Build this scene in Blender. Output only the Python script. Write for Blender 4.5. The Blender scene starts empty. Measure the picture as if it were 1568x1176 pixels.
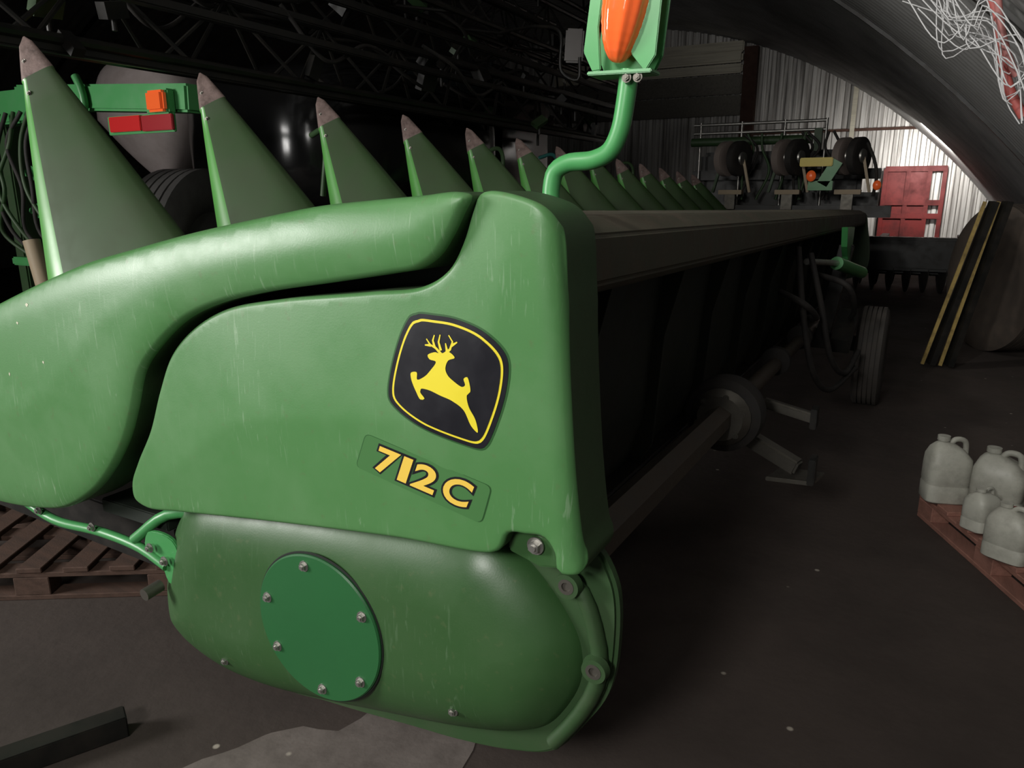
import bpy, bmesh, math, random
import numpy as np
from mathutils import Vector, Matrix, Euler
from mathutils.geometry import delaunay_2d_cdt
random.seed(7)
COL = bpy.context.scene.collection
FLOOR = -0.15

# ------------------------------------------------------------------ materials
def mat(name, col, rough=0.5, metal=0.0, var=0.0, var_col=None, vscale=6.0, bump=0.0, bscale=80.0, coat=0.0, emit=None, stretch=None):
    m = bpy.data.materials.new(name); m.use_nodes = True
    nt = m.node_tree; N = nt.nodes; L = nt.links
    b = N['Principled BSDF']
    b.inputs['Base Color'].default_value = (*col, 1)
    b.inputs['Roughness'].default_value = rough
    b.inputs['Metallic'].default_value = metal
    b.inputs['Coat Weight'].default_value = coat
    tc = N.new('ShaderNodeTexCoord')
    src = tc.outputs['Object']
    if stretch:
        mp = N.new('ShaderNodeMapping'); mp.inputs['Scale'].default_value = stretch
        L.new(src, mp.inputs['Vector']); src = mp.outputs['Vector']
    if var > 0:
        n = N.new('ShaderNodeTexNoise'); n.inputs['Scale'].default_value = vscale; n.inputs['Detail'].default_value = 8
        n.inputs['Roughness'].default_value = 0.65
        L.new(src, n.inputs['Vector'])
        r = N.new('ShaderNodeValToRGB'); r.color_ramp.elements[0].position = 0.42; r.color_ramp.elements[1].position = 0.75
        r.color_ramp.elements[0].color = (0, 0, 0, 1); r.color_ramp.elements[1].color = (var, var, var, 1)
        L.new(n.outputs['Fac'], r.inputs['Fac'])
        mx = N.new('ShaderNodeMix'); mx.data_type = 'RGBA'
        mx.inputs['A'].default_value = (*col, 1); mx.inputs['B'].default_value = (*(var_col or tuple(c * .4 for c in col)), 1)
        L.new(r.outputs['Color'], mx.inputs['Factor']); L.new(mx.outputs['Result'], b.inputs['Base Color'])
        ad = N.new('ShaderNodeMath'); ad.operation = 'MULTIPLY_ADD'; ad.inputs[1].default_value = .3; ad.inputs[2].default_value = rough
        L.new(r.outputs['Color'], ad.inputs[0]); L.new(ad.outputs[0], b.inputs['Roughness'])
    if bump > 0:
        n2 = N.new('ShaderNodeTexNoise'); n2.inputs['Scale'].default_value = bscale; n2.inputs['Detail'].default_value = 6
        L.new(src, n2.inputs['Vector'])
        bp = N.new('ShaderNodeBump'); bp.inputs['Strength'].default_value = bump; bp.inputs['Distance'].default_value = .01
        L.new(n2.outputs['Fac'], bp.inputs['Height']); L.new(bp.outputs['Normal'], b.inputs['Normal'])
    if emit:
        b.inputs['Emission Color'].default_value = (*emit[:3], 1); b.inputs['Emission Strength'].default_value = emit[3]
    return m

def green_panel_mat(name, c1, c2, amt):
    m = mat(name, c1, .36, var=.6, var_col=c2, vscale=2.2, bump=.03, bscale=220)
    nt = m.node_tree; N = nt.nodes; L = nt.links; b = N['Principled BSDF']
    prev = b.inputs['Base Color'].links[0].from_socket
    tc = N.new('ShaderNodeTexCoord')
    msk = N.new('ShaderNodeTexNoise'); msk.inputs['Scale'].default_value = 3.2; msk.inputs['Detail'].default_value = 2
    L.new(tc.outputs['Object'], msk.inputs['Vector'])
    mr = N.new('ShaderNodeValToRGB'); mr.color_ramp.elements[0].position = .46; mr.color_ramp.elements[1].position = .62
    L.new(msk.outputs['Fac'], mr.inputs['Fac'])
    for k, (rot, sc, thr) in enumerate([((0, .7, 0), (90, 1, 7), .655), ((0, -1.1, 0), (80, 1, 6), .665), ((0, 1.8, 0), (80, 1, 5), .66), ((0, .25, 0), (120, 1, 9), .68), ((0, -.4, 0), (70, 1, 12), .665)]):
        wv = N.new('ShaderNodeMapping'); wv.inputs['Rotation'].default_value = rot; wv.inputs['Scale'].default_value = sc
        wv.inputs['Location'].default_value = (k * 3.7, 0, k * 1.9)
        L.new(tc.outputs['Object'], wv.inputs['Vector'])
        n = N.new('ShaderNodeTexNoise'); n.inputs['Scale'].default_value = 1.3; n.inputs['Detail'].default_value = 3
        n.inputs['Distortion'].default_value = .6
        L.new(wv.outputs['Vector'], n.inputs['Vector'])
        r = N.new('ShaderNodeValToRGB'); r.color_ramp.elements[0].position = thr; r.color_ramp.elements[1].position = thr + .06
        r.color_ramp.elements[1].color = (amt, amt, amt, 1)
        L.new(n.outputs['Fac'], r.inputs['Fac'])
        mu = N.new('ShaderNodeMath'); mu.operation = 'MULTIPLY'
        L.new(r.outputs['Color'], mu.inputs[0]); L.new(mr.outputs['Color'], mu.inputs[1])
        mx = N.new('ShaderNodeMix'); mx.data_type = 'RGBA'; mx.inputs['B'].default_value = (.30, .42, .28, 1)
        L.new(mu.outputs[0], mx.inputs['Factor']); L.new(prev, mx.inputs['A']); prev = mx.outputs['Result']
    sp = N.new('ShaderNodeTexNoise'); sp.inputs['Scale'].default_value = 40; sp.inputs['Detail'].default_value = 5
    L.new(tc.outputs['Object'], sp.inputs['Vector'])
    sr = N.new('ShaderNodeValToRGB'); sr.color_ramp.elements[0].position = .63; sr.color_ramp.elements[1].position = .74; sr.color_ramp.elements[1].color = (.3, .3, .3, 1)
    L.new(sp.outputs['Fac'], sr.inputs['Fac'])
    mx = N.new('ShaderNodeMix'); mx.data_type = 'RGBA'; mx.inputs['B'].default_value = (.12, .14, .065, 1)
    L.new(sr.outputs['Color'], mx.inputs['Factor']); L.new(prev, mx.inputs['A']); prev = mx.outputs['Result']
    L.new(prev, b.inputs['Base Color'])
    return m

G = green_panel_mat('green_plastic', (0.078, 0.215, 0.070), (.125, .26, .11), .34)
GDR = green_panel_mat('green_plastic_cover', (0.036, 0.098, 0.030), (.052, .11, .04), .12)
GD = mat('green_paint_dusty', (0.032, 0.075, 0.026), .5, var=.5, var_col=(.055, .065, .035), vscale=4, bump=.05)
GP = mat('green_paint_plate', (0.020, 0.120, 0.036), .42, var=.15, vscale=3)
GB = mat('green_paint_bright', (0.06, 0.28, 0.085), .35, var=.25, var_col=(.1, .26, .12), vscale=9)
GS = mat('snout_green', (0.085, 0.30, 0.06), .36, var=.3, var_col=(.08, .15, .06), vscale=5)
GSR = mat('snout_green_shade', (0.024, 0.060, 0.013), .55, var=.5, var_col=(.036, .045, .02), vscale=5)  # darker green with the shade of the rear facets painted in
TIP = mat('snout_tip_worn', (0.20, 0.14, 0.125), .6, var=.9, var_col=(.05, .032, .026), vscale=22, bump=.2)
DUST = mat('dusty_frame_paint', (0.050, 0.048, 0.028), .6, var=.7, var_col=(.09, .060, .040), vscale=7, bump=.08)
BLK = mat('black_paint', (0.009, 0.009, 0.008), .42, var=.5, var_col=(.035, .026, .018), vscale=8)
BLKR = mat('black_rubber', (0.020, 0.018, 0.017), .7, var=.5, var_col=(.06, .05, .04), vscale=12, bump=.1)
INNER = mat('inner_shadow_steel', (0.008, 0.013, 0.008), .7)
BACKS = mat('back_sheet_paint', (0.012, 0.017, 0.011), .6, var=.4, var_col=(.035, .028, .018), vscale=6)
TUBE = mat('tube_steel_brown', (0.07, 0.058, 0.046), .5, .3, var=.5, var_col=(.12, .09, .065), vscale=10, bump=.1)
STEEL = mat('zinc_steel', (0.48, 0.47, 0.44), .36, .9, var=.4, vscale=30)
DKST = mat('dark_steel', (0.15, 0.14, 0.12), .45, .7, var=.4, vscale=20)
YEL = mat('decal_yellow', (0.80, 0.67, 0.04), .35)
ORY = mat('decal_amber_yellow', (0.86, 0.58, 0.09), .35)
DBK = mat('decal_black', (0.012, 0.012, 0.016), .3, coat=.3, var=.15, var_col=(.05, .05, .06), vscale=14)
DGE = mat('decal_edge', (0.030, 0.10, 0.030), .35)
LBF = mat('label_film_green', (0.066, 0.185, 0.060), .35)
CHIP = mat('paint_chip_cream', (0.50, 0.50, 0.36), .6)
AMB = mat('amber_lens', (0.85, 0.13, 0.03), .15, coat=1, emit=(1, .15, .03, .12))
RED = mat('red_reflector', (0.55, 0.02, 0.02), .25, coat=1)
WHT = mat('white_plastic', (0.72, 0.62, 0.60), .45, var=.4, var_col=(.35, .26, .23), vscale=5)
WHT2 = mat('canister_plastic', (0.45, 0.45, 0.39), .45, var=.8, var_col=(.18, .17, .14), vscale=8)
BEIGE = mat('beige_hose', (0.42, 0.33, 0.22), .6)
WOOD = mat('pallet_wood', (0.085, 0.045, 0.03), .8, var=.7, var_col=(.03, .018, .012), vscale=4, bump=.3, stretch=(1, 8, 8))
WOODR = mat('pallet_wood_pale', (0.34, 0.16, 0.12), .8, var=.6, var_col=(.12, .06, .04), vscale=4, bump=.3, stretch=(8, 1, 8))
YBAR = mat('yellow_paint', (0.50, 0.36, 0.12), .5, var=.9, var_col=(.10, .07, .03), vscale=10)
REDP = mat('red_paint_door', (0.22, 0.014, 0.012), .5, var=.9, var_col=(.035, .006, .006), vscale=3)
RUST = mat('rust_brown_steel', (0.09, 0.04, 0.025), .7, var=.5, vscale=6)
CREAM = mat('cream_sheet', (0.66, 0.62, 0.50), .4, .1, var=.5, var_col=(.25, .21, .16), vscale=3, stretch=(.3, 3, 5))
ROOF = mat('galvanised_roof', (0.40, 0.395, 0.39), .40, .45, var=.75, var_col=(.20, .19, .18), vscale=1.2, bump=.05)
WALLM = mat('galvanised_wall', (0.78, 0.76, 0.73), .40, .35, var=1.0, var_col=(.06, .042, .03), vscale=1.6, stretch=(5, 1, .18), bump=.05)

def floor_mat(name, c1, c2, vs=1.3):
    m = mat(name, c1, .8, var=.8, var_col=c2, vscale=vs, bump=.25, bscale=25)
    nt = m.node_tree; N = nt.nodes; L = nt.links; b = N['Principled BSDF']
    base = b.inputs['Base Color'].links[0].from_socket
    tc = N.new('ShaderNodeTexCoord')
    v = N.new('ShaderNodeTexVoronoi'); v.inputs['Scale'].default_value = 4.5
    L.new(tc.outputs['Object'], v.inputs['Vector'])
    r = N.new('ShaderNodeValToRGB'); r.color_ramp.elements[0].position = .03; r.color_ramp.elements[1].position = .055
    r.color_ramp.elements[0].color = (.9, .9, .9, 1); r.color_ramp.elements[1].color = (0, 0, 0, 1)
    L.new(v.outputs['Distance'], r.inputs['Fac'])
    mx = N.new('ShaderNodeMix'); mx.data_type = 'RGBA'; mx.inputs['B'].default_value = (.4, .36, .3, 1)
    L.new(r.outputs['Color'], mx.inputs['Factor']); L.new(base, mx.inputs['A']); L.new(mx.outputs['Result'], b.inputs['Base Color'])
    return m
FLM = floor_mat('dirty_concrete', (0.056, 0.042, 0.035), (.024, .017, .0135))
FLP = floor_mat('concrete_painted_light', (0.17, 0.145, 0.13), (.045, .034, .028), 4)  # paler concrete colour for the painted pool of light

# ------------------------------------------------------------------ helpers
def empty(name, loc=(0, 0, 0)):
    o = bpy.data.objects.new(name, None); o.location = loc; COL.objects.link(o); o.empty_display_size = .1
    return o
def link(name, me, parent=None, mats=(), smooth=False):
    o = bpy.data.objects.new(name, me); COL.objects.link(o)
    for m in mats: me.materials.append(m)
    if parent:
        o.parent = parent
        o.matrix_parent_inverse = Matrix.Translation(parent.location).inverted()
    if smooth:
        for p in me.polygons: p.use_smooth = True
    return o
def from_bm(name, bm, parent, m, smooth=False, sharp=None):
    me = bpy.data.meshes.new(name); bm.normal_update(); bm.to_mesh(me); bm.free()
    o = link(name, me, parent, m if isinstance(m, (list, tuple)) else [m], smooth)
    if sharp is not None:
        try: me.set_sharp_from_angle(angle=math.radians(sharp))
        except Exception: pass
    return o
def catmull(pts, closed=True, step=.012):
    P = [Vector(p) for p in pts]; n = len(P); out = []
    rng = range(n) if closed else range(n - 1)
    for i in rng:
        if closed: a, b, c, d = P[i - 1], P[i], P[(i + 1) % n], P[(i + 2) % n]
        else: a, b, c, d = P[max(i - 1, 0)], P[i], P[i + 1], P[min(i + 2, n - 1)]
        L = (c - b).length; k = max(1, int(L / step))
        ta = (b - a).length ** .5 or 1e-3; tb = L ** .5 or 1e-3; td = (d - c).length ** .5 or 1e-3
        m1 = (c - b) - ((c - a) / (ta + tb) * tb - (b - a) / ta * tb) if (b - a).length > 1e-6 else (c - b)
        m2 = (c - b) - ((d - b) / (td + tb) * tb - (d - c) / td * tb) if (d - c).length > 1e-6 else (c - b)
        for j in range(k):
            t = j / k
            h1 = 2 * t**3 - 3 * t**2 + 1; h2 = t**3 - 2 * t**2 + t; h3 = -2 * t**3 + 3 * t**2; h4 = t**3 - t**2
            out.append(b * h1 + m1 * h2 + c * h3 + m2 * h4)
    if not closed: out.append(P[-1])
    return out
def seg_dist(Q, O):
    A = np.array(O); B = np.roll(A, -1, 0); D = B - A; LL = (D**2).sum(1) + 1e-12
    res = np.empty(len(Q))
    for s in range(0, len(Q), 2000):
        q = Q[s:s + 2000, None, :]
        t = np.clip(((q - A) * D).sum(2) / LL, 0, 1)
        res[s:s + 2000] = np.sqrt((((A + t[..., None] * D) - q)**2).sum(2)).min(1)
    return res
def inside(Q, O):
    A = np.array(O); B = np.roll(A, -1, 0); r = np.zeros(len(Q), bool)
    for a, b in zip(A, B):
        if a[1] == b[1]: continue
        c = ((a[1] > Q[:, 1]) != (b[1] > Q[:, 1])) & (Q[:, 0] < (b[0] - a[0]) * (Q[:, 1] - a[1]) / (b[1] - a[1]) + a[0])
        r ^= c
    return r
def fill(outline, grid, rings=()):
    O = np.array([tuple(p) for p in outline]); n = len(O)
    area = 0.5 * np.sum(O[:, 0] * np.roll(O[:, 1], -1) - np.roll(O[:, 0], -1) * O[:, 1])
    if area < 0: O = O[::-1].copy()
    pts = [O]
    T = np.roll(O, -1, 0) - np.roll(O, 1, 0); T /= (np.linalg.norm(T, axis=1)[:, None] + 1e-9); NN = np.stack([-T[:, 1], T[:, 0]], 1)
    for d in rings:
        q = O + NN * d; q = q[inside(q, O)]
        if len(q):
            dd = seg_dist(q, O); pts.append(q[dd > d * .93])
    mx = max(rings) if rings else grid * .4
    x = np.arange(O[:, 0].min(), O[:, 0].max(), grid); z = np.arange(O[:, 1].min(), O[:, 1].max(), grid)
    X, Z = np.meshgrid(x, z); g = np.stack([X.ravel(), Z.ravel()], 1) + .0007
    g = g[inside(g, O)]
    if len(g):
        g = g[seg_dist(g, O) > mx + grid * .35]; pts.append(g)
    V = np.concatenate(pts)
    r = delaunay_2d_cdt([Vector(v) for v in V], [], [list(range(n))], 1, 1e-6)
    return O, np.array([tuple(v) for v in r[0]]), r[2]

def shell(name, outline, Y0, R, parent, m, skirt=.08, depth=None, grid=.02, extra=None, step=.010, smooth_outline=True, skirt_mat=None):
    """moulded panel standing in the XZ plane, front facing -Y, rounded rim R, returned skirt"""
    depth = R if depth is None else depth
    OL = catmull(outline, True, step) if smooth_outline else [Vector(p) for p in outline]
    rings = [R * k for k in (.03, .1, .2, .34, .5, .7, .95)]
    O, V, Fc = fill(OL, grid, rings)
    def surf(Q):
        Q = np.atleast_2d(np.array(Q, float)); d = seg_dist(Q, O); d = np.where(inside(Q, O), d, 0)
        k = np.clip(d / R, 0, 1); y = Y0 - depth * np.sqrt(np.clip(1 - (1 - k)**2, 0, 1))
        if extra: y = y - extra(Q[:, 0], Q[:, 1], d)
        return y
    Y = surf(V)
    on = seg_dist(V, O) < 1e-5; Y[on] = Y0 - (extra(V[on][:, 0], V[on][:, 1], np.zeros(on.sum())) if extra else 0)
    bm = bmesh.new()
    vs = [bm.verts.new((v[0], y, v[1])) for v, y in zip(V, Y)]
    for f in Fc:
        try: bm.faces.new([vs[i] for i in f])
        except ValueError: pass
    bm.normal_update()
    bmesh.ops.recalc_face_normals(bm, faces=bm.faces)
    if sum(f.normal.y for f in bm.faces) > 0: bmesh.ops.reverse_faces(bm, faces=bm.faces)
    be = [e for e in bm.edges if e.is_boundary]
    ret = bmesh.ops.extrude_edge_only(bm, edges=be)
    for v in [g for g in ret['geom'] if isinstance(g, bmesh.types.BMVert)]: v.co.y += skirt
    for f in [g for g in ret['geom'] if isinstance(g, bmesh.types.BMFace)]: f.material_index = 1
    o = from_bm(name, bm, parent, [m, skirt_mat or m], True, 50)
    return o, surf
def decal(name, outline, surf, eps, parent, m, grid=.02, step=.006, smooth=True):
    OL = catmull(outline, True, step) if smooth else [Vector(p) for p in outline]
    O, V, Fc = fill(OL, grid)
    Y = surf(V) - eps
    bm = bmesh.new(); vs = [bm.verts.new((v[0], y, v[1])) for v, y in zip(V, Y)]
    for f in Fc:
        try: bm.faces.new([vs[i] for i in f])
        except ValueError: pass
    bm.normal_update()
    if sum(f.normal.y for f in bm.faces) > 0: bmesh.ops.reverse_faces(bm, faces=bm.faces)
    return from_bm(name, bm, parent, m, True)
def plate(name, outline, y0, y1, parent, m, bev=.003, smooth=False, axis='Y'):
    """extruded outline. axis Y: outline (x,z); axis X: outline (y,z); axis Z: (x,y)"""
    OL = catmull(outline, True, .02) if smooth else [Vector(p) for p in outline]
    bm = bmesh.new()
    def mk(p, t):
        return {'Y': (p[0], t, p[1]), 'X': (t, p[0], p[1]), 'Z': (p[0], p[1], t)}[axis]
    a = [bm.verts.new(mk(p, y0)) for p in OL]; b = [bm.verts.new(mk(p, y1)) for p in OL]
    bm.faces.new(a); bm.faces.new(b[::-1]); n = len(a)
    for i in range(n): bm.faces.new([a[i], b[i], b[(i + 1) % n], a[(i + 1) % n]])
    bmesh.ops.recalc_face_normals(bm, faces=bm.faces)
    if bev > 0:
        es = [e for e in bm.edges if e.calc_face_angle(0) > .6]
        bmesh.ops.bevel(bm, geom=es, offset=bev, segments=2, affect='EDGES', clamp_overlap=True)
    return from_bm(name, bm, parent, m)
def box(name, c, s, parent, m, rot=(0, 0, 0), bev=.004, bm=None):
    own = bm is None
    if own: bm = bmesh.new()
    r = bmesh.ops.create_cube(bm, size=1)
    M = Matrix.Translation(c) @ Euler(rot).to_matrix().to_4x4() @ Matrix.Diagonal((*s, 1))
    bmesh.ops.transform(bm, matrix=M, verts=r['verts'])
    if own:
        if bev: bmesh.ops.bevel(bm, geom=list(bm.edges), offset=min(bev, min(s) * .3), segments=2, affect='EDGES')
        return from_bm(name, bm, parent, m)
def cyl(name, a, b, r, parent, m, r2=None, seg=24, bm=None, bev=0, caps=True):
    own = bm is None
    if own: bm = bmesh.new()
    a = Vector(a); b = Vector(b); d = b - a
    ret = bmesh.ops.create_cone(bm, cap_ends=caps, segments=seg, radius1=r, radius2=r if r2 is None else r2, depth=d.length)
    M = Matrix.Translation((a + b) / 2) @ d.to_track_quat('Z', 'Y').to_matrix().to_4x4()
    bmesh.ops.transform(bm, matrix=M, verts=ret['verts'])
    if own: return from_bm(name, bm, parent, m, True, 35)
def tube(name, pts, r, parent, m, smooth=True, step=.04, seg=6):
    P = catmull(pts, False, step) if smooth else [Vector(p) for p in pts]
    cu = bpy.data.curves.new(name, 'CURVE'); cu.dimensions = '3D'; cu.bevel_depth = r; cu.bevel_resolution = seg; cu.use_fill_caps = True
    sp = cu.splines.new('POLY'); sp.points.add(len(P) - 1)
    for q, p in zip(sp.points, P): q.co = (*p, 1)
    sp.use_smooth = True
    cu.materials.append(m); o = bpy.data.objects.new(name, cu); COL.objects.link(o)
    if parent: o.parent = parent; o.matrix_parent_inverse = Matrix.Translation(parent.location).inverted()
    return o
def lathe(name, prof, c, axis, parent, m, seg=64, smooth=True, sharp=40, bm=None):
    """prof: (axial, radius)"""
    own = bm is None
    if own: bm = bmesh.new()
    M = Matrix.Translation(c) @ Vector(axis).to_track_quat('Z', 'Y').to_matrix().to_4x4()
    rings = []
    for a, r in prof:
        rings.append([bm.verts.new(M @ Vector((r * math.cos(2 * math.pi * i / seg), r * math.sin(2 * math.pi * i / seg), a))) for i in range(seg)])
    for p, q in zip(rings, rings[1:]):
        for i in range(seg): bm.faces.new([p[i], p[(i + 1) % seg], q[(i + 1) % seg], q[i]])
    if prof[0][1] > 1e-4: bm.faces.new(rings[0][::-1])
    if prof[-1][1] > 1e-4: bm.faces.new(rings[-1])
    if own:
        bmesh.ops.recalc_face_normals(bm, faces=bm.faces)
        return from_bm(name, bm, parent, m, smooth, sharp)
def bolt(bm, x, y, z, s=.012, axis=(0, -1, 0)):
    A = Vector(axis); c = Vector((x, y, z))
    cyl('', c, c + A * s * .25, s * 1.15, None, None, seg=20, bm=bm)
    cyl('', c + A * s * .25, c + A * s * .9, s * .78, None, None, seg=6, bm=bm)
    cyl('', c + A * s * .9, c + A * s * 1.15, s * .42, None, None, seg=12, bm=bm)

# ------------------------------------------------------------------ camera
cd = bpy.data.cameras.new('camera'); cam = bpy.data.objects.new('camera', cd); COL.objects.link(cam)
cd.sensor_width = 36; cd.lens = 26; cd.clip_end = 100; cd.clip_start = .02
cam.location = (0, 0, 1.45); cam.rotation_euler = (math.radians(90 - 14.27), 0, math.radians(28.6))
bpy.context.scene.camera = cam

# ------------------------------------------------------------------ hangar
CX, CZ, RR = -8.1, -6.4, 12.1
def floor_():
    bm = bmesh.new()
    vs = [bm.verts.new(p) for p in ((-19, -7, FLOOR), (2.6, -7, FLOOR), (2.6, 20.3, FLOOR), (-19, 20.3, FLOOR))]
    bm.faces.new(vs); from_bm('floor', bm, None, FLM)
floor_()
def roof():
    a0 = math.acos((2.26 - CX) / RR); a1 = math.pi - a0
    wl = .17; n = int(27 / wl * 10); na = 72
    ys = np.linspace(-7, 20.05, n); ph = ys / wl * 2 * math.pi
    off = .011 * np.sin(ph)
    an = np.linspace(a0, a1, na)
    V = []
    for y, o in zip(ys, off):
        for a in an: V.append((CX + (RR + o) * math.cos(a), y, CZ + (RR + o) * math.sin(a)))
    Fs = [(i * na + j, i * na + j + 1, (i + 1) * na + j + 1, (i + 1) * na + j) for i in range(n - 1) for j in range(na - 1)]
    me = bpy.data.meshes.new('ceiling'); me.from_pydata(V, [], Fs)
    link('ceiling', me, None, [ROOF], True)
    for k, y in enumerate((4.9, 9.0)):
        bm = bmesh.new(); prev = None
        for a in np.linspace(a0, a1, 60):
            ring = [bm.verts.new((CX + r * math.cos(a), yy, CZ + r * math.sin(a))) for r, yy in ((RR - .012, y - .03), (RR - .045, y - .03), (RR - .045, y + .03), (RR - .012, y + .03))]
            if prev:
                for i in range(4): bm.faces.new([prev[i], prev[(i + 1) % 4], ring[(i + 1) % 4], ring[i]])
            prev = ring
        from_bm('trim_%d' % (k + 1), bm, None, BLK)
roof()
def endwall():
    x = -18.4; wl = .19
    prof = [(0, 0), (.30, 0), (.42, .045), (.88, .045), (1.0, 0)]
    xs = []
    while x < 2.2:
        for u, d in prof[:-1]: xs.append((x + u * wl, d))
        x += wl
    V = []; Fs = []
    for X, d in xs:
        top = CZ + math.sqrt(max(RR**2 - (X - CX)**2, 0))
        V += [(X, 20 - d, FLOOR), (X, 20 - d, max(top, FLOOR + .02))]
    for i in range(len(xs) - 1): Fs.append((2 * i, 2 * i + 2, 2 * i + 3, 2 * i + 1))
    me = bpy.data.meshes.new('wall_far'); me.from_pydata(V, [], Fs); link('wall_far', me, None, [WALLM])
    box('trim_3', (-2.0, 19.9, 2.95), (4.0, .06, .06), None, RUST)
    box('trim_4', (-1.75, 19.88, 2.0), (.10, .08, 4.2), None, CREAM)
endwall()
d = empty('door_2', (-6.9, 19.8, 4.2))
lv = [(5.12, 4.86, .10, CREAM), (4.86, 4.62, .16, CREAM), (4.60, 4.38, .12, CREAM), (4.36, 3.9, .08, DKST), (3.88, 3.4, .06, DKST)]
for i, (z1, z0, t, m_) in enumerate(lv): box('panel_%d' % i, (-6.9, 19.86 - t / 2, (z0 + z1) / 2), (5.1, t, z1 - z0), d, m_, bev=.05)
box('post', (-4.15, 19.75, 2.4), (.32, .2, 5.1), d, RUST)
d = empty('door_1', (-.3, 19.85, 0))
box('leaf', (-.45, 19.85, .9), (.85, .05, 2.3), d, REDP)
for x in (-.92, -.45, -.02, .28): box('stile', (x, 19.80, .9), (.09, .06, 2.3), d, REDP)
for z in (.1, 1.0, 1.3, 2.05): box('rail', (-.31, 19.79, z), (1.25, .06, .12), d, REDP)
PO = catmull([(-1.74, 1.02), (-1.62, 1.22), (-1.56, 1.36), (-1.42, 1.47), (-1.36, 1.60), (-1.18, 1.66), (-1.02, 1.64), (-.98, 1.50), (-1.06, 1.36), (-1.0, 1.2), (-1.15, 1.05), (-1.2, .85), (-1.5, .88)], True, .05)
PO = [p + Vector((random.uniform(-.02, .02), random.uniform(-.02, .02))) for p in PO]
plate('floor_light_patch', PO, FLOOR - .01, FLOOR + .002, None, FLP, axis='Z', bev=0)  # light passing under the header, painted as a paler floor patch

# ------------------------------------------------------------------ corn header
H = empty('corn_header', (-.9, 1.4, 0))
k3 = lambda L: [(a / 1000, b / 1000) for a, b in L]
def push(L, k): return [(x * k, 1.45 - (1.45 - z) * k) for x, z in L]
HOOD = k3([(-2800, 1036), (-2536, 1126), (-2303, 1200), (-2063, 1268), (-1852, 1313), (-1612, 1361), (-1358, 1403), (-1194, 1428), (-1046, 1441), (-910, 1451), (-826, 1458), (-794, 1450), (-812, 1415), (-836, 1374), (-869, 1332), (-916, 1303), (-984, 1289), (-1170, 1258), (-1379, 1224), (-1543, 1186), (-1673, 1135), (-1792, 1054), (-1877, 972), (-1936, 849), (-1992, 751), (-2095, 630), (-2195, 547), (-2356, 461), (-2513, 423), (-2760, 396), (-3000, 400), (-3120, 480), (-3150, 640), (-3080, 830), (-2960, 950)])
PANEL = k3([(-766, 1460), (-686, 1446), (-645, 1428), (-619, 1390), (-606, 1267), (-591, 1074), (-574, 884), (-556, 740), (-546, 690), (-556, 670), (-603, 667), (-612, 710), (-636, 739), (-680, 737), (-722, 730), (-742, 690), (-765, 672), (-1040, 646), (-1484, 591), (-1837, 542), (-1990, 524), (-2042, 544), (-2045, 594), (-2001, 673), (-1923, 784), (-1859, 910), (-1789, 1022), (-1691, 1103), (-1557, 1166), (-1368, 1204), (-1082, 1240), (-930, 1262), (-866, 1300), (-830, 1356), (-806, 1418), (-790, 1452)])
DRUM = push(k3([(-1751, 640), (-1881, 504), (-1933, 383), (-1967, 263), (-1959, 151), (-1884, 79), (-1743, 34), (-1549, 28), (-1293, 66), (-1154, 92), (-863, 150), (-716, 194), (-640, 236), (-594, 293), (-550, 394), (-555, 491), (-600, 572), (-683, 660), (-782, 720), (-1040, 720), (-1484, 690)]), 1.07)
FLANGE = push(k3([(-1700, 600), (-1800, 300), (-1500, 80), (-1293, 90), (-1000, 124), (-863, 140), (-716, 170), (-606, 214), (-526, 320), (-478, 410), (-460, 521), (-472, 680), (-536, 760), (-765, 760), (-1040, 740)]), 1.105)
def sm(t): t = np.clip(t, 0, 1); return t * t * (3 - 2 * t)
hood, hsurf = shell('upper_cowl', HOOD, 1.292, .014, H, G, skirt=.13, extra=lambda x, z, d: .022 * np.sqrt(np.clip(1 - (1 - np.clip(d / .09, 0, 1))**2, 0, 1)) + .02 * np.clip(d / .4, 0, 1), skirt_mat=GD)
def pex(x, z, d):
    xe = -.619 + (1.39 - z) * .1
    dr = np.clip(xe - x, 0, 1)
    side = .028 * np.sqrt(np.clip(1 - (1 - np.clip(dr / .05, 0, 1))**2, 0, 1)) - .028
    return .018 * np.clip(d / .35, 0, 1) + side * sm((z - .62) / .1)
panel, psurf = shell('side_shield', PANEL, 1.318, .012, H, G, skirt=.15, extra=pex, grid=.014, skirt_mat=GD)
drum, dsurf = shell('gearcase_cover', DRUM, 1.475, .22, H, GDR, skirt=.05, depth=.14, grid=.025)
plate('gearcase_flange', FLANGE, 1.44, 1.48, H, GD, bev=.01, smooth=True)
plate('seam_shade_sheet', k3([(-2500, 1080), (-1850, 1290), (-1000, 1400), (-700, 1400), (-680, 1300), (-650, 800), (-1400, 620), (-2000, 560), (-2300, 600)]), 1.43, 1.45, H, INNER, bev=0)  # added dark sheet, stands in for shade inside the cowl seam
for i, (x, z, w_, h_) in enumerate([(-2.36, 1.13, .018, .012), (-2.42, 1.07, .012, .010), (-2.60, 1.02, .020, .012), (-2.62, .76, .012, .035), (-2.72, .78, .022, .010), (-2.30, .96, .010, .010), (-2.5, .90, .008, .014)]):
    decal('paint_chip_%d' % i, [(x - w_ / 2, z), (x - w_ * .1, z + h_ / 2), (x + w_ / 2, z + h_ * .2), (x + w_ * .2, z - h_ / 2)], hsurf, .0008, H, CHIP)

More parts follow.
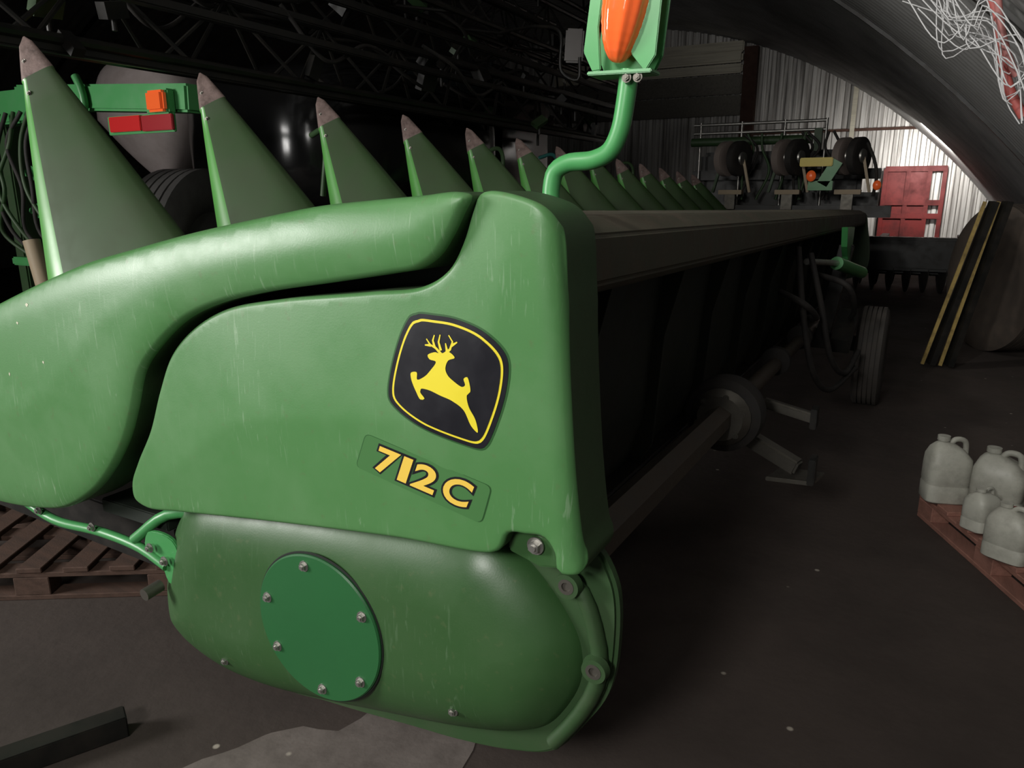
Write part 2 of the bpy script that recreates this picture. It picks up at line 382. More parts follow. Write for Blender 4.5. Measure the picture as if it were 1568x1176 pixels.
# cover plate with bolts
PX, PZ = -1.333, .297
PY = float(dsurf([(PX, PZ)])[0])
lathe('cover_disc_shadow', [(0, .224), (.003, .222), (.003, .0001)], (PX, PY + .001, PZ), (0, -1, 0), H, INNER, seg=96)  # dark disc painting a shadow ring around the cover plate
lathe('cover_disc', [(0, .218), (.006, .218), (.010, .214), (.010, 0.0001)], (PX, PY, PZ), (0, -1, 0), H, GP, seg=96)
bm = bmesh.new()
for a in (99, 165, 28, 213, 322, 272):
    r = .186; bolt(bm, PX + r * math.cos(math.radians(a)), PY - .009, PZ + r * math.sin(math.radians(a)), .0135)
for x, z in ((-1.76, .04), (-.91, .175)):
    bolt(bm, x, float(dsurf([(x, z)])[0]) + .002, z, .0125)
bolt(bm, -.676, 1.352, .694, .018)
from_bm('cover_bolts', bm, H, STEEL, True, 30)
plate('shield_tab', k3([(-745, 728), (-650, 745), (-618, 705), (-610, 650), (-670, 640), (-750, 662)]), 1.355, 1.42, H, GDR, bev=.006)
tube('flange_strap', [(x, 1.43, z) for x, z in push([(-.585, .660), (-.549, .630), (-.519, .56), (-.502, .46), (-.522, .38), (-.570, .29), (-.61, .23)], 1.085)], .020, H, GD)
EY = push([(-.572, .652), (-.505, .470)], 1.085)
bm = bmesh.new()
for x, z in EY:
    lathe('', [(0, .034), (.02, .030), (.02, .017), (.004, .015), (.004, .0001)], (x, 1.415, z), (0, -1, 0), None, None, 32, bm=bm)
from_bm('flange_eyes', bm, H, GD, True, 35)
bm = bmesh.new()
for x, z in EY: lathe('', [(0, .019), (.006, .019), (.006, .011), (.001, .01), (.001, .0001)], (x, 1.400, z), (0, -1, 0), None, None, 32, bm=bm)
from_bm('flange_washers', bm, H, DKST, True, 35)

# badge ------------------------------------------------------------
SH = k3([(-948, 1199), (-940, 1202), (-905, 1202), (-844, 1198), (-773, 1177), (-728, 1142), (-717, 1118), (-721, 1060), (-743, 986), (-768, 932), (-782, 922), (-833, 926), (-937, 950), (-998, 979), (-1021, 1000), (-1025, 1020), (-1013, 1083), (-985, 1160), (-962, 1194)])
ctr = Vector((-.872, 1.062))
def scl(L, k): return [tuple(ctr + (Vector(p) - ctr) * k) for p in L]
decal('badge_edge', scl(SH, 1.03), psurf, .0008, H, DGE)
decal('badge_field', scl(SH, 1.0), psurf, .0016, H, DBK)
decal('badge_line', scl(SH, .925), psurf, .0024, H, YEL)
decal('badge_inner', scl(SH, .888), psurf, .0032, H, DBK)
DEER = k3([(-915, 1114), (-894, 1123), (-884, 1121), (-872, 1124), (-859, 1127), (-844, 1116), (-861, 1108), (-868, 1089), (-862, 1076), (-847, 1065), (-824, 1055), (-817, 1060), (-821, 1073), (-812, 1078), (-806, 1062), (-805, 1046), (-813, 1038), (-809, 1013), (-793, 986), (-788, 958), (-803, 970), (-822, 1004), (-848, 1020), (-882, 1029), (-912, 1037), (-933, 1037), (-935, 1030), (-923, 1016), (-934, 1013), (-947, 1031), (-959, 1056), (-960, 1070), (-944, 1073), (-943, 1057), (-923, 1066), (-906, 1083), (-893, 1102), (-910, 1106)])
decal('badge_deer', DEER, psurf, .0042, H, YEL, step=.004)
def stroke(L, w):
    L = [Vector(p) for p in L]; l = []; r = []
    for i, p in enumerate(L):
        t = (L[min(i + 1, len(L) - 1)] - L[max(i - 1, 0)]).normalized(); n = Vector((-t.y, t.x)) * w * (1 - .6 * i / (len(L) - 1)); l.append(p + n); r.append(p - n)
    return l + r[::-1]
for i, s in enumerate([[(-.879, 1.120), (-.893, 1.132), (-.908, 1.138), (-.918, 1.150)], [(-.896, 1.133), (-.901, 1.148), (-.897, 1.160)], [(-.906, 1.137), (-.922, 1.136)], [(-.880, 1.128), (-.886, 1.146), (-.882, 1.162)],
                      [(-.872, 1.120), (-.856, 1.133), (-.850, 1.150), (-.860, 1.163)], [(-.853, 1.141), (-.838, 1.150)], [(-.864, 1.128), (-.868, 1.145)]]):
    decal('badge_antler_%d' % i, stroke(s, .0034), psurf, .0042, H, YEL, smooth=False)
LB = [Vector(p) for p in k3([(-1097, 909), (-757, 837), (-786, 742), (-1137, 817)])]
def rrect(L):
    o = []
    for i in range(4):
        a, b, c = L[i - 1], L[i], L[(i + 1) % 4]
        s = .016
        p = b + (a - b).normalized() * s; q = b + (c - b).normalized() * s
        for t in (0, .25, .5, .75, 1): o.append(p * (1 - t)**2 + b * 2 * t * (1 - t) + q * t * t)
    return o
lc = sum(LB, Vector((0, 0))) / 4
decal('label_edge', rrect(LB), psurf, .0008, H, DGE, smooth=False)
decal('label_film', rrect([lc + (p - lc) * .987 for p in LB]), psurf, .0014, H, LBF, smooth=False)
def number(name, off, m, eps, grow):
    parts = [('7', 0.0, .225), ('1', .258, .095), ('2', .395, .235), ('C', .70, .26)]
    allbm = bmesh.new()
    for ch, x0, w in parts:
        cu = bpy.data.curves.new('txt', 'FONT'); cu.body = ch; cu.resolution_u = 6; cu.offset = off
        ob = bpy.data.objects.new('txt', cu); COL.objects.link(ob); bpy.context.view_layer.update()
        me = bpy.data.meshes.new_from_object(ob.evaluated_get(bpy.context.evaluated_depsgraph_get()))
        co = np.array([v.co[:] for v in me.vertices]); mn = co.min(0); mx = co.max(0)
        U_ = Vector((.267, -.052)); V_ = Vector((.027, .064)); O_ = Vector((-1.082, .820))
        b2 = bmesh.new(); b2.from_mesh(me)
        bmesh.ops.triangulate(b2, faces=b2.faces)
        gu, gv = grow / .262, grow / .07
        for v in b2.verts:
            u = (v.co.x - mn[0]) / (mx[0] - mn[0]); w_ = (v.co.y - mn[1]) / (mx[1] - mn[1])
            q = O_ + U_ * (x0 - gu + u * (w + 2 * gu)) + V_ * (-gv + w_ * (1 + 2 * gv))
            v.co = (q.x, float(psurf([(q.x, q.y)])[0]) - eps, q.y)
        tmp = bpy.data.meshes.new('t'); b2.to_mesh(tmp); allbm.from_mesh(tmp); b2.free()
        bpy.data.objects.remove(ob)
    allbm.normal_update()
    if sum(f.normal.y for f in allbm.faces) > 0: bmesh.ops.reverse_faces(allbm, faces=allbm.faces)
    from_bm(name, allbm, H, m)
number('label_number_outline', .08, DBK, .0022, .0055)
number('label_number', .028, ORY, .0032, 0)

# long rear beam -----------------------------------------------------
def sweepY(name, prof, y0, y1, parent, m, slope=-.0150, x_slope=0.0, n=2, closed=True, bev=0):
    bm = bmesh.new(); prev = None
    for i in range(n):
        y = y0 + (y1 - y0) * i / (n - 1)
        ring = [bm.verts.new((p[0] + x_slope * (y - 1.3), y, p[1] + slope * (y - 1.3))) for p in prof]
        if prev:
            for j in range(len(prof) - (0 if closed else 1)):
                bm.faces.new([prev[j], prev[(j + 1) % len(prof)], ring[(j + 1) % len(prof)], ring[j]])
        else: first = ring
        prev = ring
    if closed: bm.faces.new(first[::-1]); bm.faces.new(prev)
    bmesh.ops.recalc_face_normals(bm, faces=bm.faces)
    if bev: bmesh.ops.bevel(bm, geom=[e for e in bm.edges if e.calc_face_angle(0) > .3], offset=bev, segments=3, affect='EDGES')
    return from_bm(name, bm, parent, m, True, 25)
YE = 10.1
sweepY('rear_beam', [(-.93, 1.40), (-.88, 1.420), (-.70, 1.412), (-.628, 1.370), (-.622, 1.262), (-.645, 1.238), (-.80, 1.20), (-.93, 1.20)], 1.465, YE, H, DUST, bev=.008)
sweepY('back_sheet', [(-.84, 1.23), (-.87, 1.0), (-.90, .6), (-.98, .35), (-1.02, .35), (-.94, .6), (-.91, 1.0), (-.88, 1.23)], 1.49, YE, H, BACKS)
sweepY('lower_beam', [(-1.0, .42), (-.88, .42), (-.88, .30), (-1.0, .30)], 1.49, YE, H, BLK, bev=.01)
for i in range(11):
    y = 2.0 + .75 * i
    zz = -.015 * (y - 1.3)
    plate('back_rib', [(-.86, 1.22 + zz), (-.76, 1.22 + zz), (-.83, .95 + zz), (-.86, .5 + zz), (-.93, .38 + zz), (-.95, .45 + zz), (-.89, .9 + zz)], y, y + .02, H, BACKS, bev=.002)
SY = -.018
def sz(y, z0=.52): return z0 + SY * (y - 2) - .0
cyl('driveline_tube', (-.69, 1.50, .543), (-.69, 3.20, .500), .058, H, TUBE, seg=6)
cyl('driveline_tube_far', (-.69, 3.4, .495), (-.69, 7.2, .40), .042, H, TUBE, seg=24)
lathe('slip_clutch', [(-.10, .05), (-.09, .12), (-.07, .165), (.0, .172), (.03, .172), (.06, .15), (.10, .09), (.14, .06)], (-.69, 3.30, .497), (0, 1, -.02), H, BLKR, seg=48)
lathe('slip_clutch_ring', [(-.13, .05), (-.13, .10), (-.10, .13), (-.095, .13), (-.09, .06)], (-.69, 3.30, .497), (0, 1, -.02), H, DKST, seg=24)
bm = bmesh.new()
for a in range(6): bolt(bm, -.69 + .1 * math.cos(a * 1.047 + .3), 3.17, .5 + .1 * math.sin(a * 1.047 + .3), .012)
from_bm('clutch_bolts', bm, H, DKST, True, 30)
for i, y in enumerate((4.6, 5.6)): lathe('carrier_bearing', [(-.04, .05), (-.03, .085), (.03, .085), (.04, .05)], (-.69, y, sz(y, .53)), (0, 1, 0), H, BLKR, seg=32)
box('foot_arm', (-.55, 3.42, .33), (.40, .07, .07), H, DKST, rot=(0, .35, -.25), bev=.01)
plate('foot_plate', [(-.50, 3.33), (-.30, 3.36), (-.27, 3.52), (-.46, 3.50)], .19, .21, H, DKST, axis='Z')
box('foot_lug', (-.31, 3.38, .26), (.03, .10, .12), H, BLK)
box('foot_bracket', (-.48, 3.75, .42), (.26, .05, .05), H, DKST, rot=(0, .2, 0), bev=.01)
box('foot_lug', (-.36, 3.75, .40), (.03, .10, .10), H, BLK)
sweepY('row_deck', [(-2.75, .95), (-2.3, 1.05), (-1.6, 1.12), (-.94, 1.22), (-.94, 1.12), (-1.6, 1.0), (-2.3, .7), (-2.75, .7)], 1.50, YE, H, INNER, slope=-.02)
sweepY('row_fairing', [(-1.25, 1.30), (-.96, 1.39), (-.94, 1.39), (-.94, 1.2), (-1.25, 1.1)], 1.50, YE, H, GD, slope=-.017)
plate('far_end_shield', k3([(-2500, 1000), (-1850, 1200), (-1000, 1270), (-650, 1250), (-600, 1100), (-580, 550), (-1200, 400), (-2300, 480)]), YE, YE + .08, H, GD, bev=.02, smooth=True)

# snouts ------------------------------------------------------------
def snout(i):
    y = 1.68 + .75 * i; tip = Vector((-2.90 - .004 * i, y, 2.0 - .0215 * i))
    ax = Vector((math.cos(math.radians(61)), 0, -math.sin(math.radians(61)))); pe = Vector((ax.z, 0, -ax.x))
    L = 1.12; bm = bmesh.new(); prev = None
    half = [(1, 0), (.93, .38), (.74, .74), (.50, .95), (.30, .97), (.05, .84), (-.4, .56), (-.8, .28), (-.96, .12), (-1, 0)]
    sec = half + [(u, -v) for u, v in half[-2:0:-1]]
    sec = [tuple(p) for p in catmull(sec, True, .12)]; S = len(sec)
    ss = [0.0, .012, .03, .06, .1, .135, .145, .15, .25, .35, .5, .65, .8, .92, 1.0]
    for s in ss:
        a = .012 + .345 * s**.93; b = .010 + .27 * s**.9
        if s == 0: a = b = .004
        if s in (.012,): a, b = .014, .012
        if .02 < s < .146: a += .004; b += .004
        c = tip + ax * (L * s)
        ring = [bm.verts.new(c + pe * (a * u) + Vector((0, 1, 0)) * (b * v)) for u, v in sec]
        if prev:
            for k in range(S):
                f = bm.faces.new([prev[k], prev[(k + 1) % S], ring[(k + 1) % S], ring[k]])
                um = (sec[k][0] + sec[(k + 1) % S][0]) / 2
                f.material_index = 1 if s <= .146 else (2 if um < .16 else 0)  # rear facets get the painted-shade green
        else: bm.faces.new(ring)
        prev = ring
    bm.faces.new(prev)
    bmesh.ops.recalc_face_normals(bm, faces=bm.faces)
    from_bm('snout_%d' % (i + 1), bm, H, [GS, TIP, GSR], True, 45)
    b2 = bmesh.new()
    for q in (.09, .20):
        c = tip + ax * (L * q) + pe * (.345 * q * .2) + Vector((0, -1, 0)) * (.01 + .27 * q**.9 * .93)
        bolt(b2, c.x, c.y + .004, c.z, .008)
    from_bm('snout_bolt_%d' % (i + 1), b2, H, DKST, True, 30)
for i in range(13): snout(i)

# latch hardware under the cowl
tube('latch_rail', [(-2.80, 1.36, .372), (-2.6, 1.36, .33), (-2.33, 1.36, .345), (-2.12, 1.36, .335), (-2.0, 1.36, .30)], .016, H, GB)
plate('latch_plate', k3([(-2080, 400), (-1960, 400), (-1930, 340), (-1950, 250), (-2000, 240), (-2030, 300), (-2100, 340)]), 1.36, 1.375, H, GB, smooth=True)
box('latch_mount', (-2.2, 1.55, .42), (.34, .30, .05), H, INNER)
tube('latch_strut', [(-2.15, 1.36, .36), (-2.02, 1.40, .46), (-1.9, 1.45, .47)], .018, H, GB)
cyl('latch_pin', (-2.03, 1.35, .23), (-2.03, 1.29, .225), .020, H, DKST)
bm = bmesh.new()
for x, z in ((-2.66, .36), (-2.35, .365), (-1.985, .33), (-2.05, .36)): bolt(bm, x, 1.345, z, .014)
from_bm('latch_bolts', bm, H, STEEL, True, 30)
box('frame_sill', (-3.2, 1.66, .215), (1.9, .16, .20), H, BLK, rot=(0, .03, 0), bev=.01)
box('frame_sill_web', (-2.6, 1.60, .38), (.6, .08, .14), H, BLK, bev=.01)

# marker lamp on bent pipe --------------------------------------------
tube('marker_pipe', [(-.768, 1.6, 1.40), (-.768, 1.6, 1.47), (-.758, 1.6, 1.505), (-.728, 1.6, 1.522), (-.665, 1.6, 1.528), (-.628, 1.6, 1.545), (-.606, 1.6, 1.585), (-.594, 1.6, 1.65), (-.588, 1.6, 1.71)], .0205, H, GB, step=.01, seg=12)
lathe('marker_pipe_foot', [(0, .05), (.012, .05), (.012, .028), (.03, .024)], (-.768, 1.6, 1.40), (0, 0, 1), H, GB, 32)
plate('lamp_back', k3([(-652, 2000), (-655, 1860), (-668, 1745), (-650, 1705), (-620, 1697), (-540, 1700), (-522, 1735), (-512, 1840), (-505, 2000)]), 1.615, 1.625, H, GB, bev=.003)
plate('lamp_cheek_left', k3([(-662, 2000), (-662, 1860), (-676, 1745), (-655, 1705), (-636, 1706), (-643, 1790), (-634, 1870), (-622, 1925), (-614, 2000)]), 1.555, 1.563, H, GB, bev=.002)
plate('lamp_cheek_right', k3([(-540, 2000), (-545, 1880), (-570, 1775), (-578, 1738), (-545, 1700), (-524, 1730), (-516, 1840), (-508, 2000)]), 1.575, 1.583, H, GB, bev=.002)
plate('lamp_base', [(-.665, 1.55), (-.53, 1.57), (-.53, 1.63), (-.665, 1.63)], 1.697, 1.705, H, GB, bev=.002, axis='Z')
def lens():
    bm = bmesh.new(); bmesh.ops.create_uvsphere(bm, u_segments=64, v_segments=48, radius=1)
    for v in bm.verts:
        z = v.co.z; w = 1 - .22 * max(0, -z)
        rib = 1 + .03 * math.cos(10 * math.atan2(v.co.y, v.co.x)) + .012 * math.cos(z * 40)
        v.co = Vector((math.copysign(abs(v.co.x)**.8, v.co.x) * .048 * w * rib, v.co.y * .050 * rib, math.copysign(abs(z)**.85, z) * .118))
    bmesh.ops.transform(bm, matrix=Matrix.Translation((-.592, 1.580, 1.838)) @ Euler((0, .16, 0)).to_matrix().to_4x4(), verts=bm.verts)
    from_bm('lamp_lens', bm, H, AMB, True)
lens()
bm = bmesh.new()
bolt(bm, -.583, 1.572, 1.690, .009); bolt(bm, -.560, 1.575, 1.690, .009)
from_bm('lamp_bolts', bm, H, DKST, True, 30)
plate('hitch_bracket', [(5.7, 1.24), (6.3, 1.22), (6.25, 1.0), (6.05, .92), (5.95, 1.02), (5.8, 1.1)], -.50, -.46, H, GB, axis='X')
cyl('hitch_cylinder', (-.50, 5.6, 1.0), (-.38, 6.3, .88), .045, H, GB)
cyl('hitch_rod', (-.62, 5.0, 1.05), (-.50, 5.6, 1.0), .02, H, STEEL)
for i, P_ in enumerate([[(-.6, 5.0, 1.1), (-.5, 4.9, .8), (-.42, 5.0, .45), (-.35, 5.3, .30), (-.3, 5.6, .4)], [(-.65, 4.8, 1.15), (-.58, 4.7, .8), (-.50, 4.8, .4), (-.42, 5.1, .22), (-.30, 5.5, .3)], [(-.6, 5.3, .95), (-.4, 5.2, .9), (-.35, 5.5, .7), (-.45, 5.9, .5)], [(-.7, 4.6, .9), (-.55, 4.5, .85), (-.5, 4.7, .75), (-.6, 5.0, .7)]]):
    tube('hydraulic_hose_%d' % i, P_, .018, H, BLKR)
box('axle_beam', (-.75, 6.34, .33), (1.0, .12, .12), H, BLK)
box('axle_stub', (-.40, 5.55, .55), (.12, .5, .10), H, BLK, rot=(.3, 0, 0))
box('axle_upright', (-.55, 6.2, .7), (.10, .14, .8), H, BLK, rot=(0, .15, 0), bev=.01)
def wheel(name, c, R, w, axis, parent, mt=BLKR, rim=DKST):
    hw = w / 2; pr = [(-hw * .7, R * .58), (-hw * .95, R * .66), (-hw, R * .8), (-hw * .92, R * .93), (-hw * .8, R * .98)]
    nr = 5
    for i in range(nr):
        a = -hw * .8 + 2 * hw * .8 * i / nr; b = -hw * .8 + 2 * hw * .8 * (i + 1) / nr; g = (b - a) * .12
        pr += [(a + g, R), (b - g, R)]
        if i < nr - 1: pr += [(b - g * .8, R * .955), (b + g * .8, R * .955)]
    pr += [(hw * .8, R * .98), (hw * .92, R * .93), (hw, R * .8), (hw * .95, R * .66), (hw * .7, R * .58)]
    lathe(name + '_tyre', pr, c, axis, parent, mt, 64)
    lathe(name + '_rim', [(-hw * .68, R * .60), (-hw * .66, R * .52), (-hw * .2, R * .45), (-hw * .15, R * .2), (-hw * .5, R * .18), (-hw * .5, .0001)], c, axis, parent, rim, 48)
    lathe(name + '_rim_b', [(hw * .68, R * .60), (hw * .66, R * .52), (hw * .2, R * .45), (hw * .15, R * .2), (hw * .5, R * .18), (hw * .5, .0001)], c, axis, parent, rim, 48)
wheel('transport_wheel', (-.25, 6.34, FLOOR + .385), .385, .21, (1, 0, 0), H, mt=mat('tyre_rubber_dusty', (.06, .054, .048), .7, var=.5, var_col=(.12, .10, .085), vscale=9))

# ------------------------------------------------------------------ right side stuff
def jug(c, s, rz, rnd):
    e = empty('canister', c)
    bm = bmesh.new(); secs = [(0, .92), (.02, 1), (.25, 1), (.27, .97), (.29, .97), (.31, 1), (.55, 1), (.70, .96), (.82, .72), (.90, .45), (.93, .24), (.955, .2)]
    prev = None; w, dd, h = s
    M = Matrix.Translation(c) @ Euler((0, 0, rz)).to_matrix().to_4x4()
    for zf, k in secs:
        cx = -w * .18 * max(0, (1 - k)) * 1.2
        ring = []
        for j in range(32):
            t = 2 * math.pi * j / 32; e_ = .5 if k > .6 else .9
            ring.append(bm.verts.new(M @ Vector((cx + w / 2 * k * math.copysign(abs(math.cos(t))**e_, math.cos(t)), dd / 2 * k * math.copysign(abs(math.sin(t))**e_, math.sin(t)), zf * h))))
        if prev:
            for j in range(32): bm.faces.new([prev[j], prev[(j + 1) % 32], ring[(j + 1) % 32], ring[j]])
        else: bm.faces.new(ring[::-1])
        prev = ring
    bm.faces.new(prev); bmesh.ops.recalc_face_normals(bm, faces=bm.faces)
    from_bm('body', bm, e, WHT2, True, 40)
    a = M @ Vector((-w * .17, 0, h * .95)); cyl('cap', a, a + Vector((0, 0, h * .07)), w * .14, e, WHT2 if rnd == 0 else REDP, seg=20)
    tube('handle', [tuple(M @ Vector(p)) for p in ((-w * .05, 0, h * .86), (w * .10, 0, h * .97), (w * .30, 0, h * .95), (w * .36, 0, h * .72))], w * .065, e, WHT2, step=.01)
    return e
PT = FLOOR + .145
def pallet(name, c, rz, L=1.2, W=.8, m=WOOD, n=7):
    e = empty(name, c); M = Matrix.Translation(c) @ Euler((0, 0, rz)).to_matrix().to_4x4()
    bm = bmesh.new()
    def bx(p, s):
        r = bmesh.ops.create_cube(bm, size=1); bmesh.ops.transform(bm, matrix=M @ Matrix.Translation(p) @ Matrix.Diagonal((*s, 1)), verts=r['verts'])
    for i in range(n): bx(((i / (n - 1) - .5) * (L - .1), 0, .133), (.1, W, .022))
    for y in (-W / 2 + .05, 0, W / 2 - .05):
        bx((0, y, .111), (L, .09, .022)); bx((0, y, .011), (L, .09, .022))
        for x in (-L / 2 + .07, 0, L / 2 - .07): bx((x, y, .061), (.14, .09, .078))
    bmesh.ops.bevel(bm, geom=list(bm.edges), offset=.003, segments=1, affect='EDGES')
    from_bm('boards', bm, e, m); return e
pallet('wooden_pallet', (.80, 3.75, FLOOR), math.radians(115), 1.2, .9, WOODR)
jug((.24, 4.02, PT), (.20, .16, .32), .3, 0)
jug((.45, 3.95, PT), (.22, .17, .31), -.2, 0)
jug((.70, 4.10, PT), (.22, .17, .33), .5, 1)
jug((.38, 3.72, PT), (.15, .12, .19), .9, 0)
jug((.66, 3.80, PT), (.20, .16, .27), .1, 0)
jug((.51, 3.62, PT), (.11, .09, .16), .4, 1)
jug((.46, 3.44, PT), (.17, .13, .23), -.5, 0)
def sack(c, s, m, name='plastic_sack', sd=1):
    e = bmesh.new(); bmesh.ops.create_icosphere(e, subdivisions=4, radius=1); rnd = random.Random(sd)
    ph = [rnd.uniform(0, 6) for _ in range(6)]
    for v in e.verts:
        p = v.co.copy(); q = Vector([math.copysign(abs(a)**.7, a) for a in p])
        w = 1 + .06 * math.sin(5 * p.x + ph[0]) * math.sin(4 * p.y + ph[1]) + .05 * math.sin(9 * p.z + ph[2] + 3 * p.x)
        v.co = Vector((q.x * s[0] * w, q.y * s[1] * w, max(q.z * w, -.8) * s[2]))
        v.co += Vector(c) + Vector((0, 0, s[2] * .8))
    return from_bm(name, e, None, m, True)
sack((.64, 3.28, PT + .002), (.10, .10, .19), WHT2, sd=3)
e = empty('leaning_rail', (.3, 8.05, 0))
for k, dx in enumerate((0, .15)):
    a = Vector((.14 + dx, 8.0, FLOOR + .03)); b = Vector((.46 + dx * .7, 8.1, 1.40)); dr = b - a
    bm = bmesh.new(); box('', (0, 0, 0), (.014, .03, dr.length), None, None, bm=bm)
    bmesh.ops.transform(bm, matrix=Matrix.Translation((a + b) / 2) @ dr.to_track_quat('Z', 'Y').to_matrix().to_4x4(), verts=bm.verts)
    from_bm('edge_%d' % k, bm, e, YBAR)
    bm = bmesh.new(); box('', (0, 0, 0), (.12, .05, dr.length), None, None, bm=bm)
    bmesh.ops.transform(bm, matrix=Matrix.Translation((a + b) / 2 + Vector((.07, .03, 0))) @ dr.to_track_quat('Z', 'Y').to_matrix().to_4x4(), verts=bm.verts)
    from_bm('web_%d' % k, bm, e, BLK)
e = empty('spare_tractor_wheel', (.80, 9.4, FLOOR))
wheel('wheel', (.78, 9.3, FLOOR + .76), .76, .34, (1, .55, 0), e, mt=mat('brown_dusty_tyre', (.08, .064, .052), .8, var=.6, var_col=(.14, .105, .08), vscale=7), rim=RUST)
e = empty('slatted_crate', (.9, 6.0, FLOOR))
for z in (.05, .25, .45): box('slat', (.85, 5.6, FLOOR + z + .06), (.03, 1.6, .12), e, BLK)
for z in (.05, .25, .45): box('slat', (1.2, 4.82, FLOOR + z + .06), (.7, .03, .12), e, BLK)
for x, y in ((.87, 4.85), (.87, 6.35), (1.5, 4.85)): box('corner', (x, y, FLOOR + .32), (.06, .06, .64), e, BLK)
e = empty('disc_harrow', (.1, 15, FLOOR))
for k, yy in enumerate((14.4, 15.4)):
    cyl('gang_axle', (-1.1, yy, FLOOR + .33), (1.15, yy, FLOOR + .33), .04, e, BLK)
    for i in range(9): lathe('disc', [(0, .0001), (.02, .18), (.06, .33), (.05, .33), (.01, .18), (-.01, .0001)], (-1.0 + .26 * i, yy, FLOOR + .33), (1, .2, 0), e, BLKR, 32)
    box('gang_beam', (0, yy, FLOOR + .78), (2.3, .12, .12), e, BLK)
    for x in (-.8, 0, .8): box('hanger', (x, yy, FLOOR + .56), (.06, .08, .4), e, BLK)
box('frame_rail', (-.6, 14.9, FLOOR + .88), (.12, 1.4, .1), e, BLK); box('frame_rail', (.6, 14.9, FLOOR + .88), (.12, 1.4, .1), e, BLK)
box('seed_box', (0, 14.2, FLOOR + .66), (2.3, .3, .55), e, BLK, bev=.05)
e = empty('hanging_cable_bundle', (.2, 4.5, 2.2))
tube('red_hose', [(.10, 4.5, 2.47), (.17, 4.5, 2.33), (.225, 4.5, 2.14), (.285, 4.5, 1.95), (.36, 4.5, 1.82)], .022, e, mat('red_hose', (.34, .07, .06), .6))
tube('red_hose_2', [(.17, 4.45, 2.40), (.20, 4.42, 2.25), (.255, 4.4, 2.08), (.30, 4.42, 2.0)], .016, e, mat('faded_red_hose', (.34, .13, .12), .6))
WIRE = mat('pale_wire', (.5, .5, .5), .5)
for i in range(20):
    r = random.Random(i); y = 4.4 + r.uniform(-.35, .3)
    tube('wire_%d' % i, [(-.12 + r.uniform(-.12, .12), y, 2.42 + r.uniform(-.12, .06)), (.02 + r.uniform(-.06, .08), y, 2.22 + r.uniform(-.1, .12)), (.14 + r.uniform(-.06, .06), y, 2.22 + r.uniform(-.12, .1)), (.27, y, 2.10 + r.uniform(-.25, .1)), (.34, y, 2.02 + r.uniform(-.25, .1))], .003, e, WIRE)
# ------------------------------------------------------------------ left foreground
pallet('wooden_pallet', (-3.22, 1.78, FLOOR), math.radians(32), 1.2, .8, WOOD)
e = empty('support_beam', (-2.0, 1.0, FLOOR))
box('channel', (-2.10, .90, FLOOR + .035), (.55, .07, .07), e, BLK, rot=(0, 0, 1.1))

# ------------------------------------------------------------------ machinery behind
I = empty('green_implement_frame', (-5, 3.2, 1))
box('bar_long', (-4.75, 3.2, 2.06), (1.75, .14, .16), I, GB, rot=(0, .06, 0), bev=.015)
box('bar_low', (-5.9, 3.2, 2.05), (.9, .16, .22), I, GB, bev=.015)
tube('bracket_hook', [(-4.86, 3.1, 2.19), (-4.82, 3.1, 2.12), (-4.80, 3.1, 2.02), (-4.83, 3.1, 1.95)], .025, I, GB)
box('lamp_housing', (-4.07, 3.10, 1.99), (.20, .06, .14), I, GB, bev=.01)
box('amber_lamp', (-4.05, 3.06, 1.99), (.15, .05, .12), I, AMB, bev=.015)
box('reflector_mount', (-4.28, 3.11, 1.875), (.62, .02, .11), I, GB)
box('red_reflector', (-4.40, 3.09, 1.88), (.30, .02, .09), I, RED); box('red_reflector_dark', (-4.10, 3.09, 1.875), (.28, .02, .09), I, mat('red_dark', (.3, .01, .015), .3))
box('post', (-5.45, 3.2, 1.5), (.12, .14, 1.3), I, GB, bev=.012)
box('post_2', (-6.05, 3.3, 1.4), (.12, .14, 1.4), I, GD, bev=.012)
box('foot_bar', (-5.4, 3.15, .98), (1.1, .08, .06), I, GB, bev=.01)
box('skid', (-5.45, 3.2, .35), (.1, .14, 1.0), I, BLK)
for i in range(7):
    r = random.Random(40 + i); x = -5.7 + .09 * i
    tube('hose_%d' % i, [(x, 3.05, 2.0), (x + r.uniform(-.1, .1), 2.98, 1.8), (x + r.uniform(-.15, .15), 2.95, 1.5), (x + r.uniform(-.1, .2), 3.0, 1.2), (x + .1, 3.1, 1.0)], .014, I, BLKR if i % 2 else GD)
for z in (1.35, 1.6): lathe('fitting', [(0, .05), (.05, .05), (.05, .03), (.09, .02)], (-5.42, 3.1, z), (0, -1, 0), I, GB, 24)
cyl('beige_hose', (-5.45, 3.0, 1.15), (-5.35, 3.0, .72), .055, I, BEIGE)

S = empty('field_sprayer', (-6.5, 6, 0))
def blob(name, c, s, p, m, parent, taper=0):
    bm = bmesh.new(); bmesh.ops.create_uvsphere(bm, u_segments=48, v_segments=24, radius=1)
    for v in bm.verts:
        q = Vector([math.copysign(abs(a)**p, a) * b for a, b in zip(v.co, s)])
        if taper and q.z < 0: k = 1 + taper * q.z / s[2]; q.x *= k; q.y *= k
        v.co = q + Vector(c)
    return from_bm(name, bm, parent, m, True)
blob('white_hopper', (-7.05, 5.4, 2.2), (.62, .5, .62), .6, WHT, S, .75)
blob('black_tank', (-5.5, 6.6, 1.95), (1.1, 1.7, .75), .55, mat('black_gloss_tank', (.010, .010, .010), .16), S)
box('chassis', (-6.0, 7, 1.0), (.9, 6, .2), S, BLK, bev=.03)
box('chassis_cross', (-6.0, 5, 1.2), (2.6, .2, .2), S, BLK)
TY = mat('big_tyre_rubber', (.14, .135, .13), .6, var=.5, var_col=(.05, .045, .04), vscale=6)
wheel('rear_wheel', (-5.95, 4.75, FLOOR + .92), .92, .5, (1, .35, 0), S, mt=TY)
